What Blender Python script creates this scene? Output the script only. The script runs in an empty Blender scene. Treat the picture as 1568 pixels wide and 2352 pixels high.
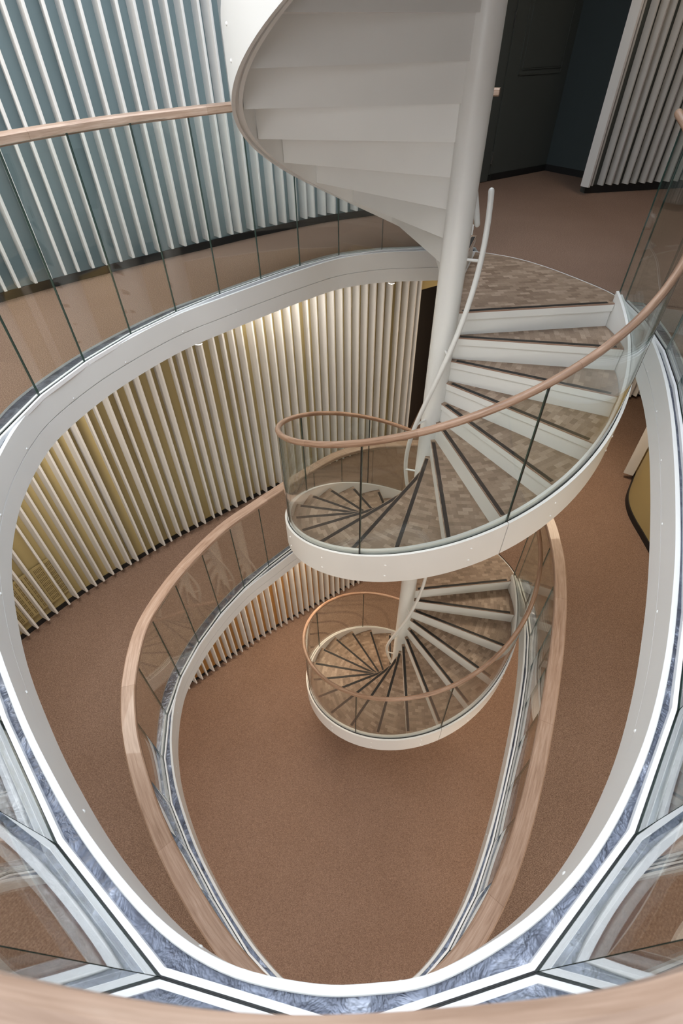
import bpy, bmesh, math, random
from mathutils import Vector, Matrix
random.seed(4)
sc = bpy.context.scene
COL = sc.collection
PI = math.pi

# ------------------------------------------------------------------ camera
CAM = Vector((-0.775624, -3.518, 1.468688))
PITCH, ROLL, FPX = 0.776220, -0.015712, 1131.356
cd = bpy.data.cameras.new('camera'); cam = bpy.data.objects.new('camera', cd); COL.objects.link(cam)
w_ = Vector((0, math.cos(PITCH), -math.sin(PITCH))); r_ = Vector((1, 0, 0)); u_ = r_.cross(w_)
cr, sr = math.cos(ROLL), math.sin(ROLL)
r2 = cr * r_ + sr * u_; u2 = -sr * r_ + cr * u_
cam.matrix_world = Matrix(((r2.x, u2.x, -w_.x, CAM.x), (r2.y, u2.y, -w_.y, CAM.y), (r2.z, u2.z, -w_.z, CAM.z), (0, 0, 0, 1)))
cd.sensor_fit = 'VERTICAL'; cd.sensor_height = 36; cd.lens = 36 * FPX / 2352
cd.clip_start = 0.02
cd.dof.use_dof = True; cd.dof.focus_distance = 4.2; cd.dof.aperture_fstop = 8.0
sc.camera = cam

# ------------------------------------------------------------------ world, lights, exposure
sc.view_settings.view_transform = 'Standard'; sc.view_settings.look = 'None'
sc.view_settings.gamma = 1; sc.view_settings.use_curve_mapping = False
sc.view_settings.exposure = 0.0
wd = bpy.data.worlds.new('world'); sc.world = wd; wd.use_nodes = True
bg = wd.node_tree.nodes['Background']; bg.inputs[0].default_value = (0.86, 0.93, 1.0, 1); bg.inputs[1].default_value = 5.5

H = 19 * 0.175          # storey height
T = 0.265               # slab and fascia depth
LV = {'A': 0.0, 'B': -H, 'C': -2 * H}

def area(name, loc, sx, sy, power, color, target=None):
    ld = bpy.data.lights.new(name, 'AREA'); ld.shape = 'RECTANGLE'; ld.size = sx; ld.size_y = sy
    ld.energy = power; ld.color = color
    o = bpy.data.objects.new(name, ld); COL.objects.link(o); o.location = loc
    if target is not None:
        o.rotation_euler = (Vector(target) - Vector(loc)).to_track_quat('-Z', 'Y').to_euler()
    return o
RYW = -5.95
WARM = (1.0, 0.80, 0.58); NEUT = (1.0, 0.92, 0.82); COOL = (0.84, 0.93, 1.0)  # ceiling fills below: area lights added to brighten each storey's walls and carpet
area('ceiling_fill', (-3.6, -1.2, 3.0), 1.0, 2.4, 95, NEUT)
area('ceiling_fill', (2.2, 2.4, 3.0), 0.3, 0.3, 13, WARM)
area('ceiling_fill', (-3.1, -0.9, -T - 0.03), 0.4, 1.2, 40, NEUT)
area('ceiling_fill', (-1.15, 1.62, -T - 0.03), 1.5, 0.2, 30, NEUT)
area('ceiling_fill', (2.3, 1.9, -T - 0.03), 0.7, 0.7, 60, WARM)
area('ceiling_fill', (2.3, -2.2, -T - 0.03), 0.7, 0.7, 26, NEUT)
area('ceiling_fill', (-1.6, 1.2, -H - T - 0.03), 1.4, 0.2, 60, WARM)
area('ceiling_fill', (2.0, 1.4, -H - T - 0.03), 0.8, 0.8, 60, WARM)
area('ceiling_fill', (-3.2, -2.2, -H - T - 0.03), 0.8, 0.8, 30, NEUT)
area('ceiling_fill', (1.9, -2.4, -H - T - 0.03), 0.8, 0.8, 50, WARM)
# added front light on each storey behind the camera, standing in for unseen windows
area('added_front_light', (-2.6, RYW, 1.5), 5.0, 2.2, 66, (0.88, 0.94, 1.0), (-2.4, 0.0, 1.3))
area('added_front_light', (-0.8, RYW, -H + 1.5), 7.0, 2.0, 100, (1.0, 0.89, 0.78), (-0.8, 0.0, -H + 1.4))
area('added_front_light', (-0.8, RYW, -2 * H + 1.5), 7.0, 2.0, 90, (1.0, 0.95, 0.90), (-0.8, 0.0, -2 * H + 1.2))

# ------------------------------------------------------------------ materials
def mat(name, color=(0.8, 0.8, 0.8), rough=0.5, metal=0.0, coat=0.0):
    m = bpy.data.materials.new(name); m.use_nodes = True
    b = m.node_tree.nodes['Principled BSDF']
    b.inputs['Base Color'].default_value = (*color, 1); b.inputs['Roughness'].default_value = rough
    b.inputs['Metallic'].default_value = metal
    if coat: b.inputs['Coat Weight'].default_value = coat; b.inputs['Coat Roughness'].default_value = 0.15
    return m
class N:
    def __init__(s, m): s.t = m.node_tree; s.n = s.t.nodes; s.l = s.t.links; s.b = s.n.get('Principled BSDF')
    def add(s, kind, **kw):
        x = s.n.new(kind)
        for k, v in kw.items(): setattr(x, k, v)
        return x
    def lk(s, a, b): s.l.new(a, b)
    def noise(s, vec, scale, detail=3.0, rough=0.5):
        x = s.add('ShaderNodeTexNoise'); x.inputs['Scale'].default_value = scale
        x.inputs['Detail'].default_value = detail; x.inputs['Roughness'].default_value = rough
        if vec: s.lk(vec, x.inputs['Vector'])
        return x
    def ramp(s, fac, stops):
        x = s.add('ShaderNodeValToRGB'); e = x.color_ramp.elements
        while len(e) < len(stops): e.new(0.5)
        for el, (p, c) in zip(e, stops): el.position = p; el.color = (*c, 1)
        s.lk(fac, x.inputs['Fac']); return x
    def mapping(s, vec, scale):
        x = s.add('ShaderNodeMapping'); x.inputs['Scale'].default_value = scale; s.lk(vec, x.inputs['Vector']); return x
    def bump(s, h, strength, dist=0.01):
        x = s.add('ShaderNodeBump'); x.inputs['Strength'].default_value = strength; x.inputs['Distance'].default_value = dist
        s.lk(h, x.inputs['Height']); s.lk(x.outputs[0], s.b.inputs['Normal']); return x
    def mul(s, a, b, fac=1.0):
        x = s.add('ShaderNodeMix', data_type='RGBA', blend_type='MULTIPLY'); x.inputs[0].default_value = fac
        s.lk(a, x.inputs[6]); s.lk(b, x.inputs[7]); return x.outputs[2]

def paint(name, c, rough=0.4, coat=0.0):
    m = mat(name, c, rough, coat=coat); n = N(m); tc = n.add('ShaderNodeTexCoord')
    z = n.noise(tc.outputs['Object'], 2.2, 3); a = tuple(x * 0.965 for x in c)
    n.lk(n.ramp(z.outputs['Fac'], [(0.35, a), (0.65, c)]).outputs[0], n.b.inputs['Base Color'])
    z2 = n.noise(tc.outputs['Object'], 160, 2); n.bump(z2.outputs['Fac'], 0.05, 0.002); return m
M = {}
M['steel'] = paint('white_painted_steel', (0.80, 0.80, 0.785), 0.34, 0.15)
M['fascia'] = paint('white_fascia_paint', (0.75, 0.755, 0.76), 0.42)
M['fin'] = paint('white_fin_paint', (0.70, 0.69, 0.675), 0.5)
M['findim'] = paint('shaded_fin_paint', (0.50, 0.485, 0.465), 0.55)  # white fin paint darkened, the corner's dimness put into its colour
M['plaster'] = paint('white_plaster', (0.74, 0.72, 0.69), 0.8)
M['blue'] = paint('blue_wall_paint', (0.175, 0.235, 0.252), 0.6)
M['yellow'] = paint('yellow_wall_paint', (0.40, 0.32, 0.15), 0.6)
M['ochre'] = paint('ochre_wall_paint', (0.50, 0.25, 0.07), 0.6)
M['dark'] = paint('dark_green_grey_paint', (0.060, 0.068, 0.064), 0.55)
M['darkblue'] = paint('dark_blue_grey_paint', (0.042, 0.056, 0.060), 0.55)
M['black'] = mat('black_skirting', (0.008, 0.008, 0.009), 0.6)
M['void'] = mat('dark_opening_shade', (0.012, 0.009, 0.008), 0.7)  # near-black stand-in for a dark opening, its shade put into the colour
M['strip'] = mat('black_rubber_strip', (0.010, 0.009, 0.009), 0.6)
M['gasket'] = mat('black_gasket', (0.012, 0.013, 0.016), 0.45)
M['trimw'] = mat('white_glazing_bead', (0.86, 0.87, 0.90), 0.3)
M['chrome'] = mat('hinge_metal', (0.45, 0.45, 0.44), 0.3, 0.9)

def carpet():
    m = mat('brown_loop_carpet', rough=0.95); n = N(m); tc = n.add('ShaderNodeTexCoord'); ob = tc.outputs['Object']
    a = n.noise(ob, 150, 3, 0.7); b = n.noise(ob, 1.3, 3)
    c1 = n.ramp(a.outputs['Fac'], [(0.32, (0.15, 0.095, 0.069)), (0.50, (0.262, 0.173, 0.131)), (0.70, (0.44, 0.31, 0.245))])
    c2 = n.ramp(b.outputs['Fac'], [(0.3, (0.90, 0.88, 0.86)), (0.7, (1.0, 1.0, 1.0))])
    rot = n.mapping(ob, (1, 1, 1)); rot.inputs['Rotation'].default_value = (0, 0, 0.7)
    w = n.add('ShaderNodeTexWave', wave_type='BANDS'); w.inputs['Scale'].default_value = 45; w.inputs['Distortion'].default_value = 2.5
    w.inputs['Detail'].default_value = 2; n.lk(rot.outputs[0], w.inputs['Vector'])
    c3 = n.ramp(w.outputs['Fac'], [(0.1, (0.80, 0.78, 0.76)), (0.7, (1.0, 1.0, 1.0))])
    n.lk(n.mul(n.mul(c1.outputs[0], c2.outputs[0]), c3.outputs[0]), n.b.inputs['Base Color'])
    n.b.inputs['Specular IOR Level'].default_value = 0.15
    n.bump(a.outputs['Fac'], 0.6, 0.006); return m
M['carpet'] = carpet()

def wood(name, c1, c2, c3, seg=1.2):
    m = mat(name, rough=0.42); n = N(m); uv = n.add('ShaderNodeUVMap')
    mp = n.mapping(uv.outputs[0], (1.6, 26, 1)); a = n.noise(mp.outputs[0], 2.0, 5, 0.6); a.inputs['Distortion'].default_value = 0.9
    mp2 = n.mapping(uv.outputs[0], (7, 240, 1)); b = n.noise(mp2.outputs[0], 2.0, 2)
    col = n.ramp(a.outputs['Fac'], [(0.28, c1), (0.5, c2), (0.72, c3)])
    g = n.ramp(b.outputs['Fac'], [(0.3, (0.84, 0.82, 0.80)), (0.6, (1, 1, 1))])
    s = n.add('ShaderNodeSeparateXYZ'); n.lk(uv.outputs[0], s.inputs[0])
    d = n.add('ShaderNodeMath', operation='DIVIDE'); d.inputs[1].default_value = seg; n.lk(s.outputs[0], d.inputs[0])
    f = n.add('ShaderNodeMath', operation='FLOOR'); n.lk(d.outputs[0], f.inputs[0])
    wn = n.add('ShaderNodeTexWhiteNoise', noise_dimensions='1D'); n.lk(f.outputs[0], wn.inputs['W'])
    t = n.ramp(wn.outputs['Value'], [(0.0, (0.80, 0.77, 0.73)), (1.0, (1.0, 1.0, 1.0))])
    fr = n.add('ShaderNodeMath', operation='FRACT'); n.lk(d.outputs[0], fr.inputs[0])
    j = n.ramp(fr.outputs[0], [(0.0, (0.62, 0.55, 0.5)), (0.0035, (1, 1, 1))])
    n.lk(n.mul(n.mul(n.mul(col.outputs[0], g.outputs[0]), t.outputs[0]), j.outputs[0]), n.b.inputs['Base Color'])
    n.b.inputs['Coat Weight'].default_value = 0.12
    return m
M['oak'] = wood('oak_handrail', (0.29, 0.185, 0.130), (0.42, 0.29, 0.22), (0.52, 0.39, 0.315))
M['oakr'] = wood('oak_round_rail', (0.25, 0.145, 0.095), (0.40, 0.25, 0.17), (0.54, 0.37, 0.28), 0.9)

def parquet():
    m = mat('end_grain_parquet', rough=0.5); n = N(m); uv = n.add('ShaderNodeUVMap')
    br = n.add('ShaderNodeTexBrick'); br.offset = 0.5
    n.lk(uv.outputs[0], br.inputs['Vector'])
    br.inputs['Scale'].default_value = 1.0; br.inputs['Brick Width'].default_value = 0.075; br.inputs['Row Height'].default_value = 0.037
    br.inputs['Mortar Size'].default_value = 0.0006; br.inputs['Color1'].default_value = (0, 0, 0, 1); br.inputs['Color2'].default_value = (1, 1, 1, 1)
    br.inputs['Mortar'].default_value = (0.2, 0.2, 0.2, 1); br.inputs['Mortar Smooth'].default_value = 0.3
    col = n.ramp(br.outputs['Color'], [(0.0, (0.205, 0.140, 0.098)), (0.35, (0.265, 0.186, 0.134)), (0.7, (0.325, 0.235, 0.172)), (1.0, (0.42, 0.315, 0.24))])
    mp = n.mapping(uv.outputs[0], (30, 120, 1)); z = n.noise(mp.outputs[0], 1.5, 3)
    g = n.ramp(z.outputs['Fac'], [(0.25, (0.80, 0.78, 0.76)), (0.65, (1, 1, 1))])
    n.lk(n.mul(col.outputs[0], g.outputs[0]), n.b.inputs['Base Color']); return m
M['parquet'] = parquet()

def lining():
    m = mat('slate_metal_lining', rough=0.3, metal=0.55); n = N(m); tc = n.add('ShaderNodeTexCoord')
    a = n.noise(tc.outputs['Object'], 14, 4, 0.6); a.inputs['Distortion'].default_value = 0.4
    n.lk(n.ramp(a.outputs['Fac'], [(0.3, (0.055, 0.06, 0.085)), (0.55, (0.13, 0.145, 0.19)), (0.75, (0.30, 0.32, 0.38))]).outputs[0], n.b.inputs['Base Color'])
    n.bump(a.outputs['Fac'], 0.6, 0.02); return m
M['lining'] = lining()

def glass(name, tint, f0=0.05):
    m = bpy.data.materials.new(name); m.use_nodes = True; n = N(m); n.n.clear()
    out = n.add('ShaderNodeOutputMaterial'); mix = n.add('ShaderNodeMixShader')
    tr = n.add('ShaderNodeBsdfTransparent'); tr.inputs[0].default_value = (*tint, 1)
    gl = n.add('ShaderNodeBsdfGlossy'); gl.inputs['Roughness'].default_value = 0.0; gl.inputs['Color'].default_value = (1, 1, 1, 1)
    ge = n.add('ShaderNodeNewGeometry'); dt = n.add('ShaderNodeVectorMath', operation='DOT_PRODUCT')
    n.lk(ge.outputs['Normal'], dt.inputs[0]); n.lk(ge.outputs['Incoming'], dt.inputs[1])
    ab = n.add('ShaderNodeMath', operation='ABSOLUTE'); n.lk(dt.outputs['Value'], ab.inputs[0])
    sb = n.add('ShaderNodeMath', operation='SUBTRACT'); sb.inputs[0].default_value = 1.0; n.lk(ab.outputs[0], sb.inputs[1])
    pw = n.add('ShaderNodeMath', operation='POWER'); pw.inputs[1].default_value = 5.0; n.lk(sb.outputs[0], pw.inputs[0])
    ma = n.add('ShaderNodeMath', operation='MULTIPLY_ADD'); ma.inputs[1].default_value = 1 - f0; ma.inputs[2].default_value = f0; n.lk(pw.outputs[0], ma.inputs[0])
    n.lk(ma.outputs[0], mix.inputs[0]); n.lk(tr.outputs[0], mix.inputs[1]); n.lk(gl.outputs[0], mix.inputs[2]); n.lk(mix.outputs[0], out.inputs[0])
    return m
M['glass'] = glass('clear_laminated_glass', (0.955, 0.975, 0.965))
M['edge'] = mat('green_glass_edge', (0.035, 0.075, 0.065), 0.12)
def emit(name, c, s):
    m = mat(name, c); b = m.node_tree.nodes['Principled BSDF']
    b.inputs['Emission Color'].default_value = (*c, 1); b.inputs['Emission Strength'].default_value = s; return m
M['lamp'] = emit('lit_lamp_lens', (1.0, 0.93, 0.8), 14)

# ------------------------------------------------------------------ helpers
def tag(o, label=None, cat=None, group=None, kind=None):
    if label: o['label'] = label
    if cat: o['category'] = cat
    if group: o['group'] = group
    if kind: o['kind'] = kind
    return o
def empty(name, loc, label, cat, group=None):
    o = bpy.data.objects.new(name, None); COL.objects.link(o); o.location = loc; o.empty_display_size = 0.1
    return tag(o, label, cat, group)

class MB:
    """collects faces (with per-face material index and uv) into one mesh"""
    def __init__(s): s.v = []; s.f = []; s.mi = []; s.uv = []; s.sm = []
    def face(s, pts, mi=0, uv=None, smooth=False):
        i = len(s.v); s.v += [tuple(p) for p in pts]; s.f.append(list(range(i, i + len(pts)))); s.mi.append(mi)
        s.uv.append(uv or [(p[0], p[1]) for p in pts]); s.sm.append(smooth)
    def prism(s, poly, z0, z1, mt=0, ms=0, mb=0, uvf=None):
        """poly: CCW list of (x,y)"""
        n = len(poly); uvf = uvf or (lambda p: (p[0], p[1]))
        s.face([(x, y, z1) for x, y in poly], mt, [uvf(p) for p in poly])
        s.face([(x, y, z0) for x, y in reversed(poly)], mb, [uvf(p) for p in reversed(poly)])
        for i in range(n):
            a, b = poly[i], poly[(i + 1) % n]
            s.face([(*a, z0), (*b, z0), (*b, z1), (*a, z1)], ms)
    def box(s, x0, x1, y0, y1, z0, z1, mi=0): s.prism([(x0, y0), (x1, y0), (x1, y1), (x0, y1)], z0, z1, mi, mi, mi)
    def rings(s, rings, closed_prof=True, closed_path=False, us=None, vs=None, smooth=True, caps=True, mis=None):
        n = len(rings[0]); m = len(rings); base = len(s.v)
        for r in rings: s.v += [tuple(p) for p in r]
        if us is None:
            us = [0]
            for i in range(1, m): us.append(us[-1] + (Vector(rings[i][0]) - Vector(rings[i - 1][0])).length)
        if vs is None:
            vs = [0]
            for j in range(1, n + 1): vs.append(vs[-1] + (Vector(rings[0][j % n]) - Vector(rings[0][j - 1])).length)
        for i in range(m if closed_path else m - 1):
            i2 = (i + 1) % m; ua = us[i]; ub = us[i2] if i2 else us[i] + (us[1] - us[0])
            for j in range(n if closed_prof else n - 1):
                j2 = (j + 1) % n
                s.f.append([base + i * n + j, base + i2 * n + j, base + i2 * n + j2, base + i * n + j2])
                s.mi.append(mis[j] if mis else 0); s.uv.append([(ua, vs[j]), (ub, vs[j]), (ub, vs[j + 1]), (ua, vs[j + 1])]); s.sm.append(smooth)
        if caps and closed_prof and not closed_path:
            for i, rev in ((0, False), (m - 1, True)):
                f = [base + i * n + j for j in range(n)]
                if rev: f.reverse()
                s.f.append(f); s.mi.append(0); s.uv.append([(0.0, 0.01 * k) for k in range(n)]); s.sm.append(False)
    def build(s, name, mats, parent=None, weld=False):
        me = bpy.data.meshes.new(name); me.from_pydata(s.v, [], s.f)
        uvl = me.uv_layers.new(name='UVMap'); k = 0
        for fi, f in enumerate(s.f):
            me.polygons[fi].material_index = s.mi[fi]; me.polygons[fi].use_smooth = s.sm[fi]
            for q in s.uv[fi]: uvl.data[k].uv = q; k += 1
        for m in (mats if isinstance(mats, (list, tuple)) else [mats]): me.materials.append(m)
        bm = bmesh.new(); bm.from_mesh(me)
        if weld: bmesh.ops.remove_doubles(bm, verts=bm.verts, dist=1e-5)
        bmesh.ops.recalc_face_normals(bm, faces=bm.faces)
        if any(s.sm):
            for e in bm.edges:
                if len(e.link_faces) == 2 and e.calc_face_angle(0) > 0.7: e.smooth = False
        bm.to_mesh(me); bm.free()
        o = bpy.data.objects.new(name, me); COL.objects.link(o)
        if parent is not None: o.parent = parent; o.matrix_parent_inverse = parent.matrix_basis.inverted() if False else Matrix.Translation(-Vector(parent.location))
        return o

def box_obj(name, x0, x1, y0, y1, z0, z1, m, parent=None):
    b = MB(); b.box(x0, x1, y0, y1, z0, z1); return b.build(name, m, parent)

def normals2(path, closed):
    """outward (right-hand) mitred normals of a CCW path"""
    out = []; n = len(path)
    for i in range(n):
        a = path[i - 1] if (i or closed) else path[0]; b = path[i]; c = path[(i + 1) % n] if (i < n - 1 or closed) else path[-1]
        t1 = Vector((b[0] - a[0], b[1] - a[1])); t2 = Vector((c[0] - b[0], c[1] - b[1]))
        if t1.length < 1e-9: t1 = t2
        if t2.length < 1e-9: t2 = t1
        t1.normalize(); t2.normalize(); n1 = Vector((t1.y, -t1.x)); n2 = Vector((t2.y, -t2.x)); nn = (n1 + n2).normalized()
        out.append(nn / max(0.4, nn.dot(n1)))
    return out
def sweep2(mb, path, prof, closed=False, smooth=True, mis=None):
    """path of (x,y); prof: list of (offset outwards, z)"""
    ns = normals2(path, closed)
    rings = [[(p[0] + q.x * d, p[1] + q.y * d, z) for d, z in prof] for p, q in zip(path, ns)]
    mb.rings(rings, True, closed, smooth=smooth, mis=mis)
def offset(path, d, closed=False):
    return [(p[0] + q.x * (d(i) if callable(d) else d), p[1] + q.y * (d(i) if callable(d) else d)) for i, (p, q) in enumerate(zip(path, normals2(path, closed)))]
def catmull(pts, k, closed=True):
    out = []; n = len(pts)
    for i in range(n if closed else n - 1):
        g = lambda j: Vector(pts[j % n]) if closed else Vector(pts[min(max(j, 0), n - 1)])
        p0, p1, p2, p3 = g(i - 1), g(i), g(i + 1), g(i + 2)
        for s in range(k):
            t = s / k
            v = 0.5 * ((2 * p1) + (p2 - p0) * t + (2 * p0 - 5 * p1 + 4 * p2 - p3) * t * t + (-p0 + 3 * p1 - 3 * p2 + p3) * t ** 3)
            out.append((v.x, v.y))
    if not closed: out.append(tuple(pts[-1]))
    return out
def place_copy(o, loc, rot=0.0):
    c = o.copy(); COL.objects.link(c); c.location = loc; c.rotation_euler = (0, 0, rot); return c

# ------------------------------------------------------------------ plan of the void (same on each level)
VC = [(-0.03, 1.386), (-0.376, 1.355), (-0.756, 1.215), (-1.09, 0.935), (-1.40, 0.63), (-1.68, 0.335), (-1.935, 0.055), (-2.155, -0.29),
      (-2.335, -0.66), (-2.452, -1.05), (-2.468, -1.32), (-2.435, -1.60), (-2.385, -1.80), (-2.30, -2.03), (-2.17, -2.28), (-1.99, -2.565),
      (-1.79, -2.82), (-1.62, -3.01), (-1.434, -3.19), (-1.225, -3.350), (-1.05, -3.434), (-0.865, -3.470), (-0.72, -3.472), (-0.585, -3.455),
      (-0.407, -3.388), (-0.27, -3.312), (-0.139, -3.212), (-0.01, -3.085), (0.121, -2.930), (0.250, -2.745), (0.371, -2.545), (0.530, -2.255),
      (0.72, -1.868), (0.89, -1.495), (1.0, -1.235), (1.10, -0.975), (1.182, -0.731), (1.257, -0.464), (1.305, -0.2), (1.332, 0.05),
      (1.318, 0.28), (1.215, 0.528), (0.988, 0.921), (0.756, 1.179), (0.461, 1.345), (0.21, 1.39)]
VOID = catmull(VC, 6)
def ang(p): return math.degrees(math.atan2(p[1], p[0]))
def radang(i): return ang(VOID[i % len(VOID)])
TH0, STEP, RISE = 0.100867, 0.286754, 0.175
def th(k): return TH0 - k * STEP
A0 = math.degrees(TH0); A1 = 360 + math.degrees(th(18))
GV = [(0.40, 1.425), (0.05, 1.455), (-0.363, 1.414), (-0.759, 1.274), (-1.097, 1.016), (-1.402, 0.713), (-1.69, 0.408), (-1.953, 0.08), (-2.178, -0.276),
      (-2.353, -0.66), (-2.468, -1.05), (-2.508, -1.45), (-2.452, -1.85), (-2.30, -2.225), (-2.075, -2.56), (-1.80, -2.895), (-1.508, -3.210),
      (-1.184, -3.458), (-0.777, -3.549), (-0.372, -3.460), (-0.046, -3.209), (0.216, -2.897), (0.43, -2.548), (0.617, -2.185), (0.80, -1.82),
      (0.968, -1.445), (1.128, -1.058), (1.262, -0.64), (1.335, -0.22), (1.345, 0.16)]

# ------------------------------------------------------------------ slabs, ceilings and outer walls
RX0, RX1, RY0, RY1 = -6.5, 6.0, -6.0, 6.2
def to_rect(p, c=(-0.6, -1.0)):
    dx, dy = p[0] - c[0], p[1] - c[1]; t = 1e9
    if dx > 1e-9: t = min(t, (RX1 - c[0]) / dx)
    if dx < -1e-9: t = min(t, (RX0 - c[0]) / dx)
    if dy > 1e-9: t = min(t, (RY1 - c[1]) / dy)
    if dy < -1e-9: t = min(t, (RY0 - c[1]) / dy)
    return (c[0] + dx * t, c[1] + dy * t)
def corner_fix(outer):
    for cx in (RX0, RX1):
        for cy in (RY0, RY1):
            j = min(range(len(outer)), key=lambda i: (outer[i][0] - cx) ** 2 + (outer[i][1] - cy) ** 2); outer[j] = (cx, cy)
    return outer
def hole(i):
    a = radang(i); return 0.0 if A0 + 1 < a < A1 else 0.14
HOLE = offset(VOID, hole, True)
OUTER = corner_fix([to_rect(p) for p in HOLE])
def slab(name, ztop, zbot, mats):
    b = MB(); n = len(HOLE)
    for i in range(n):
        j = (i + 1) % n; a, c, d, e = HOLE[i], HOLE[j], OUTER[j], OUTER[i]
        b.face([(*a, ztop), (*e, ztop), (*d, ztop), (*c, ztop)], 0)
        b.face([(*a, zbot), (*c, zbot), (*d, zbot), (*e, zbot)], 1)
        b.face([(*a, zbot), (*a, ztop), (*c, ztop), (*c, zbot)], 1)
        b.face([(*e, zbot), (*d, zbot), (*d, ztop), (*e, ztop)], 1)
    return tag(b.build(name, mats, weld=True), kind='structure')
slab('floor', 0.0, -T, [M['carpet'], M['plaster']])
slab('floor', -H, -H - T, [M['carpet'], M['plaster']])
b = MB(); b.box(RX0, RX1, RY0, RY1, -2 * H - 0.2, -2 * H); tag(b.build('floor', M['carpet']), kind='structure')
slab('ceiling', H - 0.02, H - T, [M['plaster'], M['plaster']])

# fascia rings with lip, seam, screws and metal lining
def fascia(name, z):
    b = MB()
    prof = [(0.0, z - 0.002), (0.0, z - 0.141), (0.008, z - 0.142), (0.008, z - 0.148), (0.0015, z - 0.149), (0.0015, z - T), (0.019, z - T), (0.019, z - 0.002), (0.017, z), (0.003, z)]
    sweep2(b, VOID, prof, True)
    o = tag(b.build(name, M['fascia']), kind='structure')
    NV = len(VOID); i0 = next(i for i in range(NV) if radang(i) > A1 and radang(i) < 110)
    # lining channel only where the balustrade stands
    idx = [i for i in range(NV) if not (A0 + 1 < radang(i) < A1)]
    start = next(i for i in range(NV) if (A0 + 1 < radang(i - 1) < A1) and not (A0 + 1 < radang(i) < A1))
    path = [VOID[(start + k) % NV] for k in range(len(idx))]
    c = MB(); sweep2(c, path, [(0.0188, z - 0.05), (0.145, z - 0.05), (0.145, z - 0.014), (0.0188, z - 0.014)]); c.build('channel_lining', M['lining'], o)
    s = MB(); sweep2(s, path, [(0.004, z - T), (0.145, z - T), (0.145, z - T + 0.01), (0.004, z - T + 0.01)]); s.build('soffit_plate', M['fascia'], o)
    g = MB()   # vertical panel joints
    L = 0.0; nxt = 0.35; ns = normals2(VOID, True); proto = None
    for i in range(NV):
        L += (Vector(VOID[i]) - Vector(VOID[i - 1])).length
        if L > nxt and not (A0 < radang(i) < A1):
            nxt = L + 0.48
            p = VOID[i]; q = ns[i].normalized()
            if proto is None:
                proto = dome(0.0075, 'screw_cap', M['fascia'])
                proto.parent = o; c_ = proto
            else:
                c_ = proto.copy(); COL.objects.link(c_); c_.parent = o
            c_.location = (p[0] + q.x * 0.001, p[1] + q.y * 0.001, z - 0.130)
            c_.rotation_euler = (0, 0, math.atan2(-q.y, -q.x))
    return o
def dome(r, name, m, parent=None):
    b = MB(); rings = []
    for a in (0, 25, 50, 72, 88):
        rr = r * math.cos(math.radians(a)); x = r * 0.7 * math.sin(math.radians(a))
        rings.append([(x, rr * math.cos(t * PI / 5), rr * math.sin(t * PI / 5)) for t in range(10)])
    b.rings(rings); return b.build(name, m, parent)
fascia('trim_1', 0.0)
fascia('trim_2', -H)

def wall_path(name, path, z0, z1, m, thick=0.12, side=1):
    b = MB(); sweep2(b, path, [(0, z0), (thick * side, z0), (thick * side, z1), (0, z1)], smooth=False)
    return tag(b.build(name, m), kind='structure')
for nm, a in (('wall_front', (RX0, RX1, RY0 - 0.2, RY0)), ('wall_back', (RX0, RX1, RY1, RY1 + 0.2)),
              ('wall_left', (RX0 - 0.2, RX0, RY0 - 0.2, RY1 + 0.2)), ('wall_right', (RX1, RX1 + 0.2, RY0 - 0.2, RY1 + 0.2))):
    tag(box_obj(nm, *a, -2 * H - 0.2, H, M['plaster']), kind='structure')

# ------------------------------------------------------------------ slatted walls
FA = [(-4.9, -1.75), (-4.82, -1.66), (-3.98, -0.56), (-3.9, -0.46), (-3.82, -0.36), (-3.73, -0.26), (-3.65, -0.16), (-3.57, -0.06), (-3.49, 0.04), (-3.41, 0.14), (-3.33, 0.22),
      (-3.26, 0.3), (-3.19, 0.37), (-3.1, 0.46), (-3.02, 0.54), (-2.94, 0.63), (-2.86, 0.7), (-2.77, 0.78), (-2.68, 0.85), (-2.59, 0.93), (-2.51, 1.02), (-2.42, 1.09), (-2.32, 1.17),
      (-2.23, 1.25), (-2.13, 1.32), (-2.04, 1.4), (-1.95, 1.47), (-1.86, 1.56), (-1.76, 1.65), (-1.68, 1.7), (-1.58, 1.78), (-1.48, 1.87), (-1.37, 1.94), (-1.28, 2.01), (-1.17, 2.08),
      (-1.08, 2.15), (-1.0, 2.2), (-0.89, 2.27), (-0.79, 2.32), (-0.67, 2.37), (-0.56, 2.42), (-0.45, 2.47), (-0.34, 2.52), (-0.23, 2.565), (-0.12, 2.61), (-0.01, 2.65), (0.10, 2.69)][2:]
ANA = {}
FB = [(-4.45, -1.0), (-4.39, -0.89), (-4.33, -0.785), (-4.27, -0.68), (-4.21, -0.58), (-4.15, -0.49), (-4.07, -0.39), (-4.01, -0.3), (-3.92, -0.18), (-3.85, -0.09), (-3.78, 0.0), (-3.7, 0.08), (-3.63, 0.15), (-3.55, 0.25),
      (-3.47, 0.32), (-3.38, 0.4), (-3.31, 0.46), (-3.22, 0.56), (-3.14, 0.62), (-3.04, 0.71), (-2.97, 0.78), (-2.87, 0.87), (-2.78, 0.94), (-2.68, 1.03), (-2.59, 1.09), (-2.49, 1.19),
      (-2.4, 1.25), (-2.3, 1.33), (-2.21, 1.4), (-2.1, 1.49), (-2.01, 1.56), (-1.92, 1.64), (-1.83, 1.7), (-1.72, 1.79)]
FBX = catmull([(-1.72, 1.79), (-1.1, 2.21), (-0.62, 2.50), (-0.2, 2.72), (0.24, 2.93)], 40, False)
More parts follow.
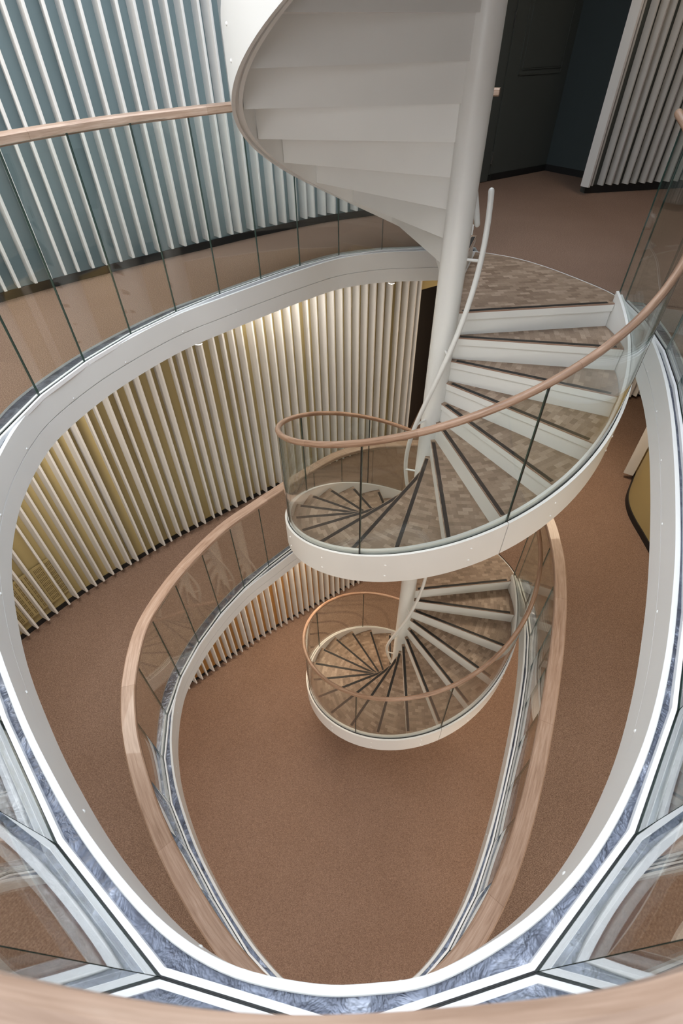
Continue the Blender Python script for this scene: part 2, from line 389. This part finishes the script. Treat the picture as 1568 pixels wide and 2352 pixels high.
def resample(path, step):
    out = []; acc = 0.0; last = Vector(path[0])
    for p in path[1:]:
        v = Vector(p); d = (v - last).length
        while acc + d >= step:
            t = (step - acc) / d; last = last.lerp(v, t); out.append((last.x, last.y)); d = (v - last).length; acc = 0.0
        acc += d; last = v
    return out
FB_ALL = FB + resample(FBX, 0.1185) + [(0.285, 2.95)]
FC_ALL = [(-3.6, 0.22), (-3.51, 0.31), (-3.41, 0.4), (-3.31, 0.5), (-3.22, 0.57), (-3.15, 0.64), (-3.05, 0.72), (-2.96, 0.8), (-2.86, 0.88), (-2.78, 0.96), (-2.69, 1.02), (-2.6, 1.09), (-2.5, 1.18), (-2.42, 1.24),
          (-2.32, 1.32), (-2.22, 1.39), (-2.12, 1.46), (-2.03, 1.53), (-1.93, 1.6), (-1.83, 1.66), (-1.73, 1.74), (-1.63, 1.8)]
FC_ALL += resample(catmull([(-1.63, 1.80), (-1.1, 2.165), (-0.62, 2.48), (-0.41, 2.6), (0.2, 2.88)], 40, False), 0.1185)

def fin_mesh(depth, z0, z1, m, name):
    """front edge at origin, body runs along +x to the wall"""
    b = MB(); t = 0.0108; c = 0.002
    b.prism([(0, -t + c), (c, -t), (depth, -t), (depth, t), (c, t), (0, t - c)], z0, z1); return b.build(name, m)
ONES = 'zeroth first second third fourth fifth sixth seventh eighth ninth tenth eleventh twelfth thirteenth fourteenth fifteenth sixteenth seventeenth eighteenth nineteenth'.split()
TENS = {20: 'twent', 30: 'thirt', 40: 'fort', 50: 'fift', 60: 'sixt'}
def ordinal(n):
    if n < 20: return ONES[n]
    t, r = n // 10 * 10, n % 10
    return TENS[t] + ('ieth' if r == 0 else 'y-' + ONES[r])
def interp(tab, x):
    if x <= tab[0][0]: return tab[0][1]
    for (x0, y0), (x1, y1) in zip(tab[:-1], tab[1:]):
        if x <= x1: return y0 + (y1 - y0) * (x - x0) / (x1 - x0)
    return tab[-1][1]
def slat_wall(fronts, zf, ztop, wallmat, wname, finlabel, group, base, jit, ext0, ext1, depth=0.125, angs=None):
    # smooth the fronts into a wall line
    sm = []
    n = len(fronts)
    for i in range(n):
        lo, hi = max(0, i - 4), min(n - 1, i + 4); k = hi - lo + 1
        t = Vector(fronts[hi]) - Vector(fronts[lo]); t.normalize(); sm.append(Vector((-t.y, t.x)))
    back = [(p[0] + q.x * depth, p[1] + q.y * depth) for p, q in zip(fronts, sm)]
    bp = catmull([ext0] + back[:-4:4] + [back[-1]] + ([ext1] if ext1 else []), 4, False)
    bp = list(reversed(bp))        # right-hand side of reversed path = away from the void? keep thickness outwards
    b = MB(); sweep2(b, bp, [(0.0, zf), (0.14, zf), (0.14, ztop), (0.0, ztop)]); tag(b.build(wname, wallmat), kind='structure')
    k = MB(); sweep2(k, bp, [(-0.012, zf + 0.001), (0.0, zf + 0.001), (0.0, zf + 0.062), (-0.012, zf + 0.062)])
    tag(k.build('baseboard_' + wname.split('_')[1], M['black']), kind='structure')
    proto = fin_mesh(depth, zf + 0.09, ztop - 0.003, M['fin'], 'wall_fin')
    rnd = random.Random(len(group) * 31 + len(fronts))
    for i, (p, q) in enumerate(zip(fronts, sm)):
        o = proto if i == 0 else place_copy(proto, (0, 0, 0))
        a = math.radians(interp(angs, p[0]) + rnd.choice(jit))
        o.location = (p[0], p[1], 0); o.rotation_euler = (0, 0, a); tag(o, finlabel(i), 'wall slat', group)
J = (-5, -2, 0, 3, -3, 5, 1, -1, 10)
JB = (-4, -1, 0, 2, 0, 1, -12, 3)
AA = [(-3.4, 123), (-2.5, 125), (-2.05, 131), (-1.75, 133), (-1.3, 134), (-0.6, 132)]
AB = [(-4.1, 151), (-3.4, 145), (-2.7, 139), (-1.8, 136), (-0.6, 128), (0.2, 122)]
slat_wall(FA, 0.0, H - T, M['blue'], 'wall_left', lambda i: 'white upright fin of the slatted blue wall, ' + (ordinal(i - 8) + ' from the left edge of the photo' if i > 8 else ordinal(9 - i) + ' beyond the left edge of the photo'), 'fins on the blue wall', 0, J, (-5.2, -2.2), (0.3, 2.9), 0.105, AA)
slat_wall(FB_ALL, -H, -T, M['yellow'], 'wall_left', lambda i: 'white upright fin of the slatted yellow wall, ' + ordinal(len(FB_ALL) - i) + ' from its end beside the column', 'fins on the yellow wall', 0, JB, (-5.2, -2.4), None, 0.115, AB)
slat_wall(FC_ALL, -2 * H, -H - T, M['ochre'], 'wall_left', lambda i: 'white upright fin of the slatted ochre wall, ' + ordinal(len(FC_ALL) - i) + ' from its far right end', 'fins on the ochre wall', 0, JB, (-5.0, -1.6), (0.5, 3.15), 0.12, AB)

# perforated air grille low on the yellow wall
def grille():
    e = empty('air_grille', (-4.12, -0.26, -H + 0.2), 'yellow perforated air grille low on the yellow wall, behind the fins at the left', 'air grille')
    a = Vector((-3.935, -0.035)); bq = Vector((-4.47, -0.80)); t = (bq - a).normalized(); n = Vector((-t.y, t.x))
    if n.dot(Vector((1, -1))) < 0: n = -n
    L = (bq - a).length; b = MB(); h = MB()
    def rect(mb, u0, u1, z0, z1, d0, d1):
        P = [a + t * u0 + n * d0, a + t * u1 + n * d0, a + t * u1 + n * d1, a + t * u0 + n * d1]
        mb.prism([(q.x, q.y) for q in P], z0, z1)
    rect(b, 0, L, -H + 0.19, -H + 0.765, 0.0, 0.006); b.build('cover_plate', M['yellow'], e)
    u = 0.02; col = 0
    while u < L - 0.1:
        for r in range(7):
            for s in range(6):
                z = -H + 0.215 + r * 0.076; rect(h, u + s * 0.0145, u + s * 0.0145 + 0.006, z, z + 0.062, 0.006, 0.0075)
        u += 0.105
    tag(h.build('slots', M['slot'], e), kind='stuff')
M['slot'] = mat('slot_shade_brown', (0.13, 0.09, 0.035), 0.8)
grille()

# ------------------------------------------------------------------ far right of the top level: door wall, niche, second slatted wall
def W(name, path, z0, z1, m, t=0.1):
    b = MB(); sweep2(b, path, [(0, z0), (t, z0), (t, z1), (0, z1)], smooth=False); return tag(b.build(name, m), kind='structure')
CN = Vector((2.18, 4.83)); DW = (Vector((1.29, 4.24)) - CN).normalized(); DN = Vector((-DW.y, DW.x))
if DN.dot(Vector((0.5, -1))) < 0: DN = -DN
far = CN + DW * 3.2
W('wall_back', [(CN.x, CN.y), (far.x, far.y)], 0, H - T, M['dark'])
W('wall_right', [(2.80, 3.91), (CN.x, CN.y)], 0, H - T, M['darkblue'])
def onwall(mb, u0, u1, z0, z1, d0, d1, mi=0):
    P = [CN + DW * u0 + DN * d0, CN + DW * u1 + DN * d0, CN + DW * u1 + DN * d1, CN + DW * u0 + DN * d1]
    mb.prism([(p.x, p.y) for p in P], z0, z1, mi, mi, mi)
b = MB(); onwall(b, 0, 1.15, 0.001, 0.075, 0, 0.012)
NW = (Vector((2.80, 3.91)) - CN).normalized(); NN = Vector((-NW.y, NW.x))
if NN.dot(Vector((-1, -0.6))) < 0: NN = -NN
P = [CN, CN + NW * 1.1, CN + NW * 1.1 + NN * 0.012, CN + NN * 0.012]; b.prism([(p.x, p.y) for p in P], 0.001, 0.075)
tag(b.build('baseboard_back', M['black']), kind='structure')
door = MB(); onwall(door, 1.17, 2.1, 0.008, 2.3, 0.0, 0.02); dob = tag(door.build('door_1', M['dark']), kind='structure')
b = MB(); onwall(b, 1.10, 1.135, 0.0, 2.36, 0.0, 0.012); b.build('door_frame', M['dark'], dob)
b = MB()
for z0 in (0.19, 1.46):
    b = MB(); onwall(b, 1.145, 1.158, z0, z0 + 0.13, 0.012, 0.026); b.build('hinge', M['chrome'], dob)
b = MB()
pt = empty('service_hatch', (1.8, 4.6, 1.05), 'dark grey recessed access panel on the dark wall beside the door', 'access panel')
for (u0, u1, z0, z1) in ((0.15, 0.92, 1.04, 1.052), (0.908, 0.92, 1.04, 2.5), (0.15, 0.86, 1.09, 1.10), (0.85, 0.86, 1.09, 2.5), (0.14, 0.152, 1.04, 2.5)):
    onwall(b, u0, u1, z0, z1, 0.0, 0.01)
b.build('frame', M['dark'], pt)
b = MB(); onwall(b, 0.16, 0.848, 1.105, 2.5, 0.0, 0.006); b.build('panel', M['dark'], pt)

W('wall_back', [(6.0, 4.04), (2.24, 3.46)], 0, H - T, M['dark'])
b = MB(); sweep2(b, [(6.0, 4.04), (2.24, 3.46)], [(-0.012, 0.001), (0, 0.001), (0, 0.088), (-0.012, 0.088)], smooth=False); tag(b.build('baseboard_right', M['black']), kind='structure')
FR = [(2.28, 3.38), (2.41, 3.39), (2.52, 3.41), (2.61, 3.43), (2.73, 3.44), (2.83, 3.46), (2.95, 3.48), (3.05, 3.50)] + [(3.05 + 0.112 * k, 3.50 + 0.018 * k) for k in range(1, 22)]
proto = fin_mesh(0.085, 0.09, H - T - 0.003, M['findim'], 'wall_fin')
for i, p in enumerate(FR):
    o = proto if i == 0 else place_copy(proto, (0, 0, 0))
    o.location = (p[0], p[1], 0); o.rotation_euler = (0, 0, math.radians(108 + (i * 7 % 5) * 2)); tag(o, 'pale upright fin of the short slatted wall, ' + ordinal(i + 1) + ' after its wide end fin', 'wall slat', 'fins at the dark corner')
b = MB(); d = Vector((0.05, -0.09)).normalized(); nn = Vector((-d.y, d.x)); a = Vector((2.155, 3.42))
P = [a, a + d * 0.115, a + d * 0.115 + nn * 0.03, a + nn * 0.03]; b.prism([(p.x, p.y) for p in P], 0.085, H - T - 0.003)
tag(b.build('wall_fin', M['fin']), 'wide pale end fin nearest the column side of the short slatted wall', 'wall slat')

# ------------------------------------------------------------------ middle level beyond the stair
W('wall_back', [(1.9, 4.0), (0.26, 2.99)], -0.95, -T, M['yellow'], 0.08)
W('wall_back', [(4.2, 4.75), (0.9, 4.6), (0.30, 3.10)], -H, -T, M['void'], 0.08)  # dark sheet behind the opening, painted with its shade
YW = catmull([(3.95, 2.7), (3.53, 1.97), (3.33, 1.67), (3.23, 1.49), (3.165, 1.28), (3.14, 1.07), (3.135, 0.8), (3.125, 0.45), (3.10, -0.6), (3.05, -5.9)], 8, False)
W('wall_right', list(reversed(YW)), -H, -T, M['yellow'], 0.1)
b = MB(); sweep2(b, list(reversed(YW)), [(-0.014, -H + 0.001), (0, -H + 0.001), (0, -H + 0.09), (-0.014, -H + 0.09)]); tag(b.build('baseboard_right', M['black']), kind='structure')
b = MB(); a = Vector((3.37, 2.0)); c = Vector((3.48, 1.93)); d = (c - a).normalized(); nn = Vector((-d.y, d.x))
P = [a, c, c + nn * 0.04, a + nn * 0.04]; b.prism([(p.x, p.y) for p in P], -H + 0.09, -T - 0.003)
tag(b.build('wall_fin', M['fin']), 'broad white upright panel standing at the corner of the olive yellow wall', 'wall panel')
W('wall_right', [(6.0, 4.42), (4.05, 4.17)], -H, -T, M['yellow'], 0.08)
proto = fin_mesh(0.13, -H + 0.09, -T - 0.003, M['fin'], 'wall_fin')
for i in range(12):
    o = proto if i == 0 else place_copy(proto, (0, 0, 0))
    o.location = (4.12 + 0.115 * i, 4.02 + 0.016 * i, 0); o.rotation_euler = (0, 0, math.radians(100 + (i * 3 % 5) * 5)); tag(o, 'white upright fin glimpsed between stair and void edge, ' + ordinal(i + 1) + ' from the left', 'wall slat', 'far fins of the middle level')
b = MB(); sweep2(b, [(6.0, 4.42), (4.05, 4.17)], [(-0.012, -H + 0.001), (0, -H + 0.001), (0, -H + 0.088), (-0.012, -H + 0.088)], smooth=False); tag(b.build('baseboard_right', M['black']), kind='structure')

# ------------------------------------------------------------------ glass balustrades round the void
def balustrade(z, rz0, rz1, d0, d1, label):
    e = empty('glass_balustrade', (-0.6, -1.0, z), label, 'balustrade')
    n = len(GV)
    for i in range(n - 1):
        a, c = Vector(GV[i]), Vector(GV[i + 1]); t = (c - a).normalized(); q = Vector((t.y, -t.x)); a2 = a + t * 0.0018; c2 = c - t * 0.0018
        g = 0.0125; P = [a2, c2, c2 + q * g, a2 + q * g]; b = MB()
        z0, z1 = z - 0.012, z + rz0 + 0.012
        v = [(p.x, p.y) for p in P]
        b.face([(*v[0], z0), (*v[1], z0), (*v[1], z1), (*v[0], z1)], 0); b.face([(*v[2], z0), (*v[3], z0), (*v[3], z1), (*v[2], z1)], 0)
        b.face([(*v[1], z0), (*v[2], z0), (*v[2], z1), (*v[1], z1)], 1); b.face([(*v[3], z0), (*v[0], z0), (*v[0], z1), (*v[3], z1)], 1)
        b.face([(*p, z1) for p in v], 1); b.face([(*p, z0) for p in reversed(v)], 1)
        b.build('glass_panel', [M['glass'], M['edge']], e, weld=True)
    for nm, x0, x1, zz, m in (('inner_gasket', -0.0032, -0.0003, 0.004, M['gasket']), ('inner_bead', -0.0165, -0.0034, 0.010, M['trimw']),
                              ('outer_gasket', 0.0128, 0.016, 0.004, M['gasket']), ('outer_bead', 0.0162, 0.030, 0.008, M['trimw'])):
        b = MB(); sweep2(b, GV, [(x0, z - 0.0135), (x1, z - 0.0135), (x1, z + zz), (x0, z + zz)], smooth=False); b.build(nm, m, e)
    # oak rail follows the smooth curve
    NV = len(VOID)
    start = next(i for i in range(NV) if (A0 - 1 < radang(i - 1) < A1 + 1) and not (A0 - 1 < radang(i) < A1 + 1))
    cnt = sum(1 for i in range(NV) if not (A0 + 2 < radang(i) < A1 + 1)); path = [VOID[(start + k) % NV] for k in range(cnt)]
    c = 0.008; b = MB()
    sweep2(b, path, [(d0 + c, z + rz0), (d1 - c, z + rz0), (d1, z + rz0 + c), (d1, z + rz1 - c), (d1 - c, z + rz1), (d0 + c, z + rz1), (d0, z + rz1 - c), (d0, z + rz0 + c)])
    b.build('handrail', M['oak'], e)
balustrade(0.0, 1.082, 1.130, 0.044, 0.140, 'frameless glass balustrade with a flat oak rail round the top opening')
balustrade(-H, 1.050, 1.100, 0.012, 0.122, 'frameless glass balustrade with a flat oak rail round the lower opening')

# ------------------------------------------------------------------ column
def lathe(name, prof, m, parent=None, seg=64, loc=(0, 0)):
    b = MB(); b.rings([[(loc[0] + r * math.cos(2 * PI * j / seg), loc[1] + r * math.sin(2 * PI * j / seg), z) for j in range(seg)] for r, z in prof]); return b.build(name, m, parent)
RC = 0.0885
cl = empty('support_column', (0, 0, -2 * H), 'tall round white steel column carrying the spiral stair', 'column')
lathe('shaft', [(RC, -2 * H + 0.01), (RC, H - 0.3)], M['steel'], cl)
lathe('base_plate', [(0.15, -2 * H + 0.001), (0.15, -2 * H + 0.014), (0.145, -2 * H + 0.016)], M['steel'], cl)

# ------------------------------------------------------------------ spiral flights
def zn(t, off): return off - (TH0 - t) / STEP * RISE
def pol(r, t): return (r * math.cos(t), r * math.sin(t))
def helix(name, r0, r1, lo, hi, t0, t1, off, m, parent, zmin=None, zmax=None, seg=None, mats=None):
    n = seg or max(6, int(abs(t1 - t0) / math.radians(2.5))); rings = []
    for i in range(n + 1):
        t = t0 + (t1 - t0) * i / n; zl, zh = zn(t, off) + lo, zn(t, off) + hi
        if zmin is not None: zl = max(zl, zmin); zh = max(zh, zl + 0.002)
        rings.append([(*pol(r0, t), zl), (*pol(r1, t), zl), (*pol(r1, t), zh), (*pol(r0, t), zh)])
    b = MB(); b.rings(rings, mis=[1, 0, 1, 0] if mats else None)
    o = b.build(name, mats or m, parent)
    if mats:
        for p in o.data.polygons:
            if len(p.vertices) == 4 and p.index >= 4 * n: p.material_index = 1
    return o
def tube(name, pts, r, m, parent, seg=14, round_ends=True):
    rings = []; n = len(pts); P = [Vector(p) for p in pts]
    extra = []
    for i in range(n):
        t = (P[min(i + 1, n - 1)] - P[max(i - 1, 0)]).normalized(); s = t.cross(Vector((0, 0, 1)))
        if s.length < 1e-4: s = Vector((1, 0, 0))
        s.normalize(); u = s.cross(t)
        def ring(c, rr): return [tuple(c + s * rr * math.cos(2 * PI * j / seg) + u * rr * math.sin(2 * PI * j / seg)) for j in range(seg)]
        if round_ends and i == 0:
            for a in (80, 55, 30): rings.append(ring(P[0] - t * r * math.sin(math.radians(a)), r * math.cos(math.radians(a))))
        rings.append(ring(P[i], r))
        if round_ends and i == n - 1:
            for a in (30, 55, 80): rings.append(ring(P[-1] + t * r * math.sin(math.radians(a)), r * math.cos(math.radians(a))))
    vs = [2 * PI * r * j / seg for j in range(seg + 1)]
    b = MB(); b.rings(rings, vs=vs); return b.build(name, m, parent)

RI = 1.268                       # outer end of the treads
def line_pts(t, r0, r1, d):      # radial line at angle t shifted d towards increasing angle
    c, s = math.cos(t), math.sin(t); return [(r0 * c - d * s, r0 * s + d * c), (r1 * c - d * s, r1 * s + d * c)]
def flight(off, label, glass_top=True):
    zfloor = off - H
    e = empty('spiral_staircase', (0, 0, zfloor), label, 'spiral staircase')
    for k in range(0, 19):
        t = th(k); z = off - k * RISE
        if k > 0:
            nose = line_pts(t, 0.085, RI, 0.0); arc = [pol(RI, t + STEP * j / 8) for j in range(1, 8)] + [line_pts(th(k - 1), 0.085, RI, 0.0118)[1]]; inner = [line_pts(th(k - 1), 0.085, RI, 0.0118)[0]]
            poly = [nose[0], nose[1]] + arc + inner
            u = Vector((math.cos(t), math.sin(t))); v = Vector((-u.y, u.x)); ph = (k * 0.37) % 1
            uvf = lambda p: (Vector(p).dot(v) + ph, Vector(p).dot(u) + ph * 1.7)
            b = MB(); b.prism(poly, z - 0.009, z, 0, 2, 1, uvf)
            n2 = line_pts(t, 0.085, RI, 0.002); pan = [n2[0], n2[1]] + arc + inner
            b.prism(pan, z - 0.058, z - 0.009, 1, 1, 1)
            tr = b.build('tread', [M['parquet'], M['steel'], M['wedge']], e)
            a_, b_ = line_pts(t, 0.125, RI - 0.045, 0.006), line_pts(t, 0.125, RI - 0.045, 0.036)
            s = MB(); s.prism([a_[0], a_[1], b_[1], b_[0]], z - 0.002, z + 0.0012); s.build('anti_slip_strip', M['strip'], tr)
        a_, b_ = line_pts(t, 0.085, RI, 0.012), line_pts(t, 0.085, RI, 0.022)
        s = MB(); s.prism([a_[0], a_[1], b_[1], b_[0]], z - RISE - (0.058 if k < 18 else 0), z - 0.05 if k else z - 0.058); s.build('riser', M['steel'], e)
    tb = th(18) + 0.03; tt = TH0 + 0.03
    cut = th(5)
    helix('inner_stringer', 1.272, 1.2925, -0.262, 0.055, tb, tt, off, M['steel'], e, zfloor + 0.001)
    for (u0, u1) in ((tb, cut - 0.0022), (cut + 0.0022, tt)):
        helix('outer_stringer', 1.3105, 1.330, -0.268, 0.028, u0, u1, off, M['steel'], e, zfloor + 0.001)
    helix('stringer_base_plate', 1.2925, 1.3105, -0.250, -0.238, tb, tt, off, M['steel'], e, zfloor + 0.001)
    helix('glazing_gasket', 1.2925, 1.3105, -0.03, 0.012, tb, tt, off, M['gasket'], e, zfloor + 0.001)
    step = math.radians(43.5); edges = [tt] + [cut + step * j for j in (1, 0, -1, -2, -3, -4)] + [tb + 0.05]
    edges = [x for x in edges if tb < x <= tt]; edges = sorted(set(edges))
    for x0, x1 in zip(edges[:-1], edges[1:]):
        if x1 - x0 < 0.05: continue
        helix('glass_panel', 1.294, 1.306, -0.015, 1.02, x0 + 0.0035, x1 - 0.0035, off, None, e, zfloor + 0.02, mats=[M['glass'], M['edge']])
    for x in edges[1:-1]:
        b = MB()
        P = [pol(1.292, x - 0.0022), pol(1.308, x - 0.0022), pol(1.308, x + 0.0022), pol(1.292, x + 0.0022)]
        zl = zn(x, off); b.prism(P, zl, zl + 1.015); b.build('joint_seal', M['joint'], e)
    rr0 = tb + 0.12; n = 120
    tube('handrail', [(*pol(1.297, rr0 + (tt + 0.05 - rr0) * i / n), zn(rr0 + (tt + 0.05 - rr0) * i / n, off) + 1.035) for i in range(n + 1)], 0.0225, M['oakr'], e, 18)
    ri0 = tb - 0.62; ri1 = TH0 + 0.03
    tube('inner_handrail', [(*pol(0.18, ri0 + (ri1 - ri0) * i / 90), zn(ri0 + (ri1 - ri0) * i / 90, off) + 0.725) for i in range(91)], 0.0185, M['steel'], e)
    for dg in (-23, -81, -139, -197, -255):
        t = math.radians(dg); z = zn(t, off) + 0.725 - 0.05
        br = tube('rail_bracket', [(*pol(RC - 0.002, t), z), (*pol(0.178, t), z)], 0.0095, M['steel'], e, 10, False)
        tube('bracket_pin', [(*pol(0.172, t + 0.0), z - 0.012), (*pol(0.18, t), z + 0.04)], 0.006, M['steel'], br, 8, False)
    proto = None
    j = 0; t = math.radians(-12)
    while t > tb + 0.2:
        for dz in (-0.075, -0.195):
            if proto is None:
                proto = dome(0.0085, 'bolt_head', M['steel']); proto.parent = e; c = proto
            else:
                c = proto.copy(); COL.objects.link(c); c.parent = e
            c.location = (*pol(1.3298, t), zn(t, off) + dz - zfloor); c.rotation_euler = (0, 0, t)
        t -= math.radians(24.6)
    return e
M['wedge'] = mat('oak_tread_edge', (0.33, 0.20, 0.15), 0.5)
M['joint'] = mat('dark_glass_joint', (0.03, 0.028, 0.025), 0.3)
flight(H, 'upper white spiral flight seen from below, its soffit turning into the column')
flight(0.0, 'middle white spiral flight with parquet treads between the two upper levels')
flight(-H, 'lowest white spiral flight with parquet treads down to the bottom floor')

# landings
def landing(z, label):
    e = empty('stair_landing', (0.7, 0.6, z), label, 'landing')
    arcp = [p for i, p in enumerate(VOID) if A0 + 0.5 < ang(p) < A1 - 0.5]
    arcp = sorted(arcp, key=ang)
    ta, tb2 = TH0, math.radians(A1)
    r_at = lambda t: min(VOID, key=lambda p: abs(ang(p) - math.degrees(t)))
    pa = pol(Vector(r_at(ta)).length - 0.004, ta); pb = pol(Vector(r_at(tb2)).length - 0.004, tb2)
    arcp = [(p[0] * 0.997, p[1] * 0.997) for p in arcp]
    inner = [pol(0.085, tb2 + (ta - tb2) * j / 6) for j in range(7)]
    # keep clear of the stringer end
    pa = pol(RI, ta)
    poly = [pa, pol(RI, ta + 0.035), ] + [p for p in arcp if ang(p) > A0 + 2.3] + [pb] + inner
    u = Vector((math.cos(ta), math.sin(ta))); v = Vector((-u.y, u.x)); uvf = lambda p: (Vector(p).dot(v) + 0.3, Vector(p).dot(u) + 0.1)
    uvl = lambda p: (Vector(p).dot(u) + 0.1, Vector(p).dot(v) + 0.3)
    b = MB(); b.prism(poly, z - 0.009, z + 0.001, 0, 2, 1, uvl); b.prism(poly, z - 0.058, z - 0.009, 1, 1, 1); b.build('deck', [M['parquet'], M['steel'], M['wedge']], e)
    a_, b_ = line_pts(ta, 0.125, RI - 0.045, 0.006), line_pts(ta, 0.125, RI - 0.045, 0.036)
    s = MB(); s.prism([a_[0], a_[1], b_[1], b_[0]], z, z + 0.0022); s.build('anti_slip_strip', M['strip'], e)
    s = MB(); pth = [p for p in VOID if A0 + 3 < ang(p) < A1]; pth = sorted(pth, key=ang)
    sweep2(s, [(p[0], p[1]) for p in pth], [(-0.004, z - 0.01), (0.004, z - 0.01), (0.004, z + 0.003), (-0.004, z + 0.003)]); s.build('edge_strip', M['steel'], e)
    s = MB(); s.prism(poly, z - T, z - T + 0.01); s.build('soffit', M['steel'], e)
landing(0.0, 'fan-shaped parquet landing beside the column on the top level')
landing(-H, 'fan-shaped parquet landing beside the column on the middle level')

# ------------------------------------------------------------------ downlights under the first slab
def downlight(x, y, z, label):
    e = empty('downlight', (x, y, z), label, 'ceiling light')
    lathe('housing', [(0.030, z - 0.05), (0.034, z - 0.05), (0.034, z)], M['steel'], e, 24, (x, y))
    lathe('lens', [(0.0295, z - 0.056), (0.0295, z - 0.048)], M['lamp'], e, 24, (x, y))
downlight(-1.90, 0.26, -T, 'small lit round downlight under the white fascia, left of the void')
downlight(-0.25, 1.50, -T, 'small lit round downlight under the white fascia, beside the column')
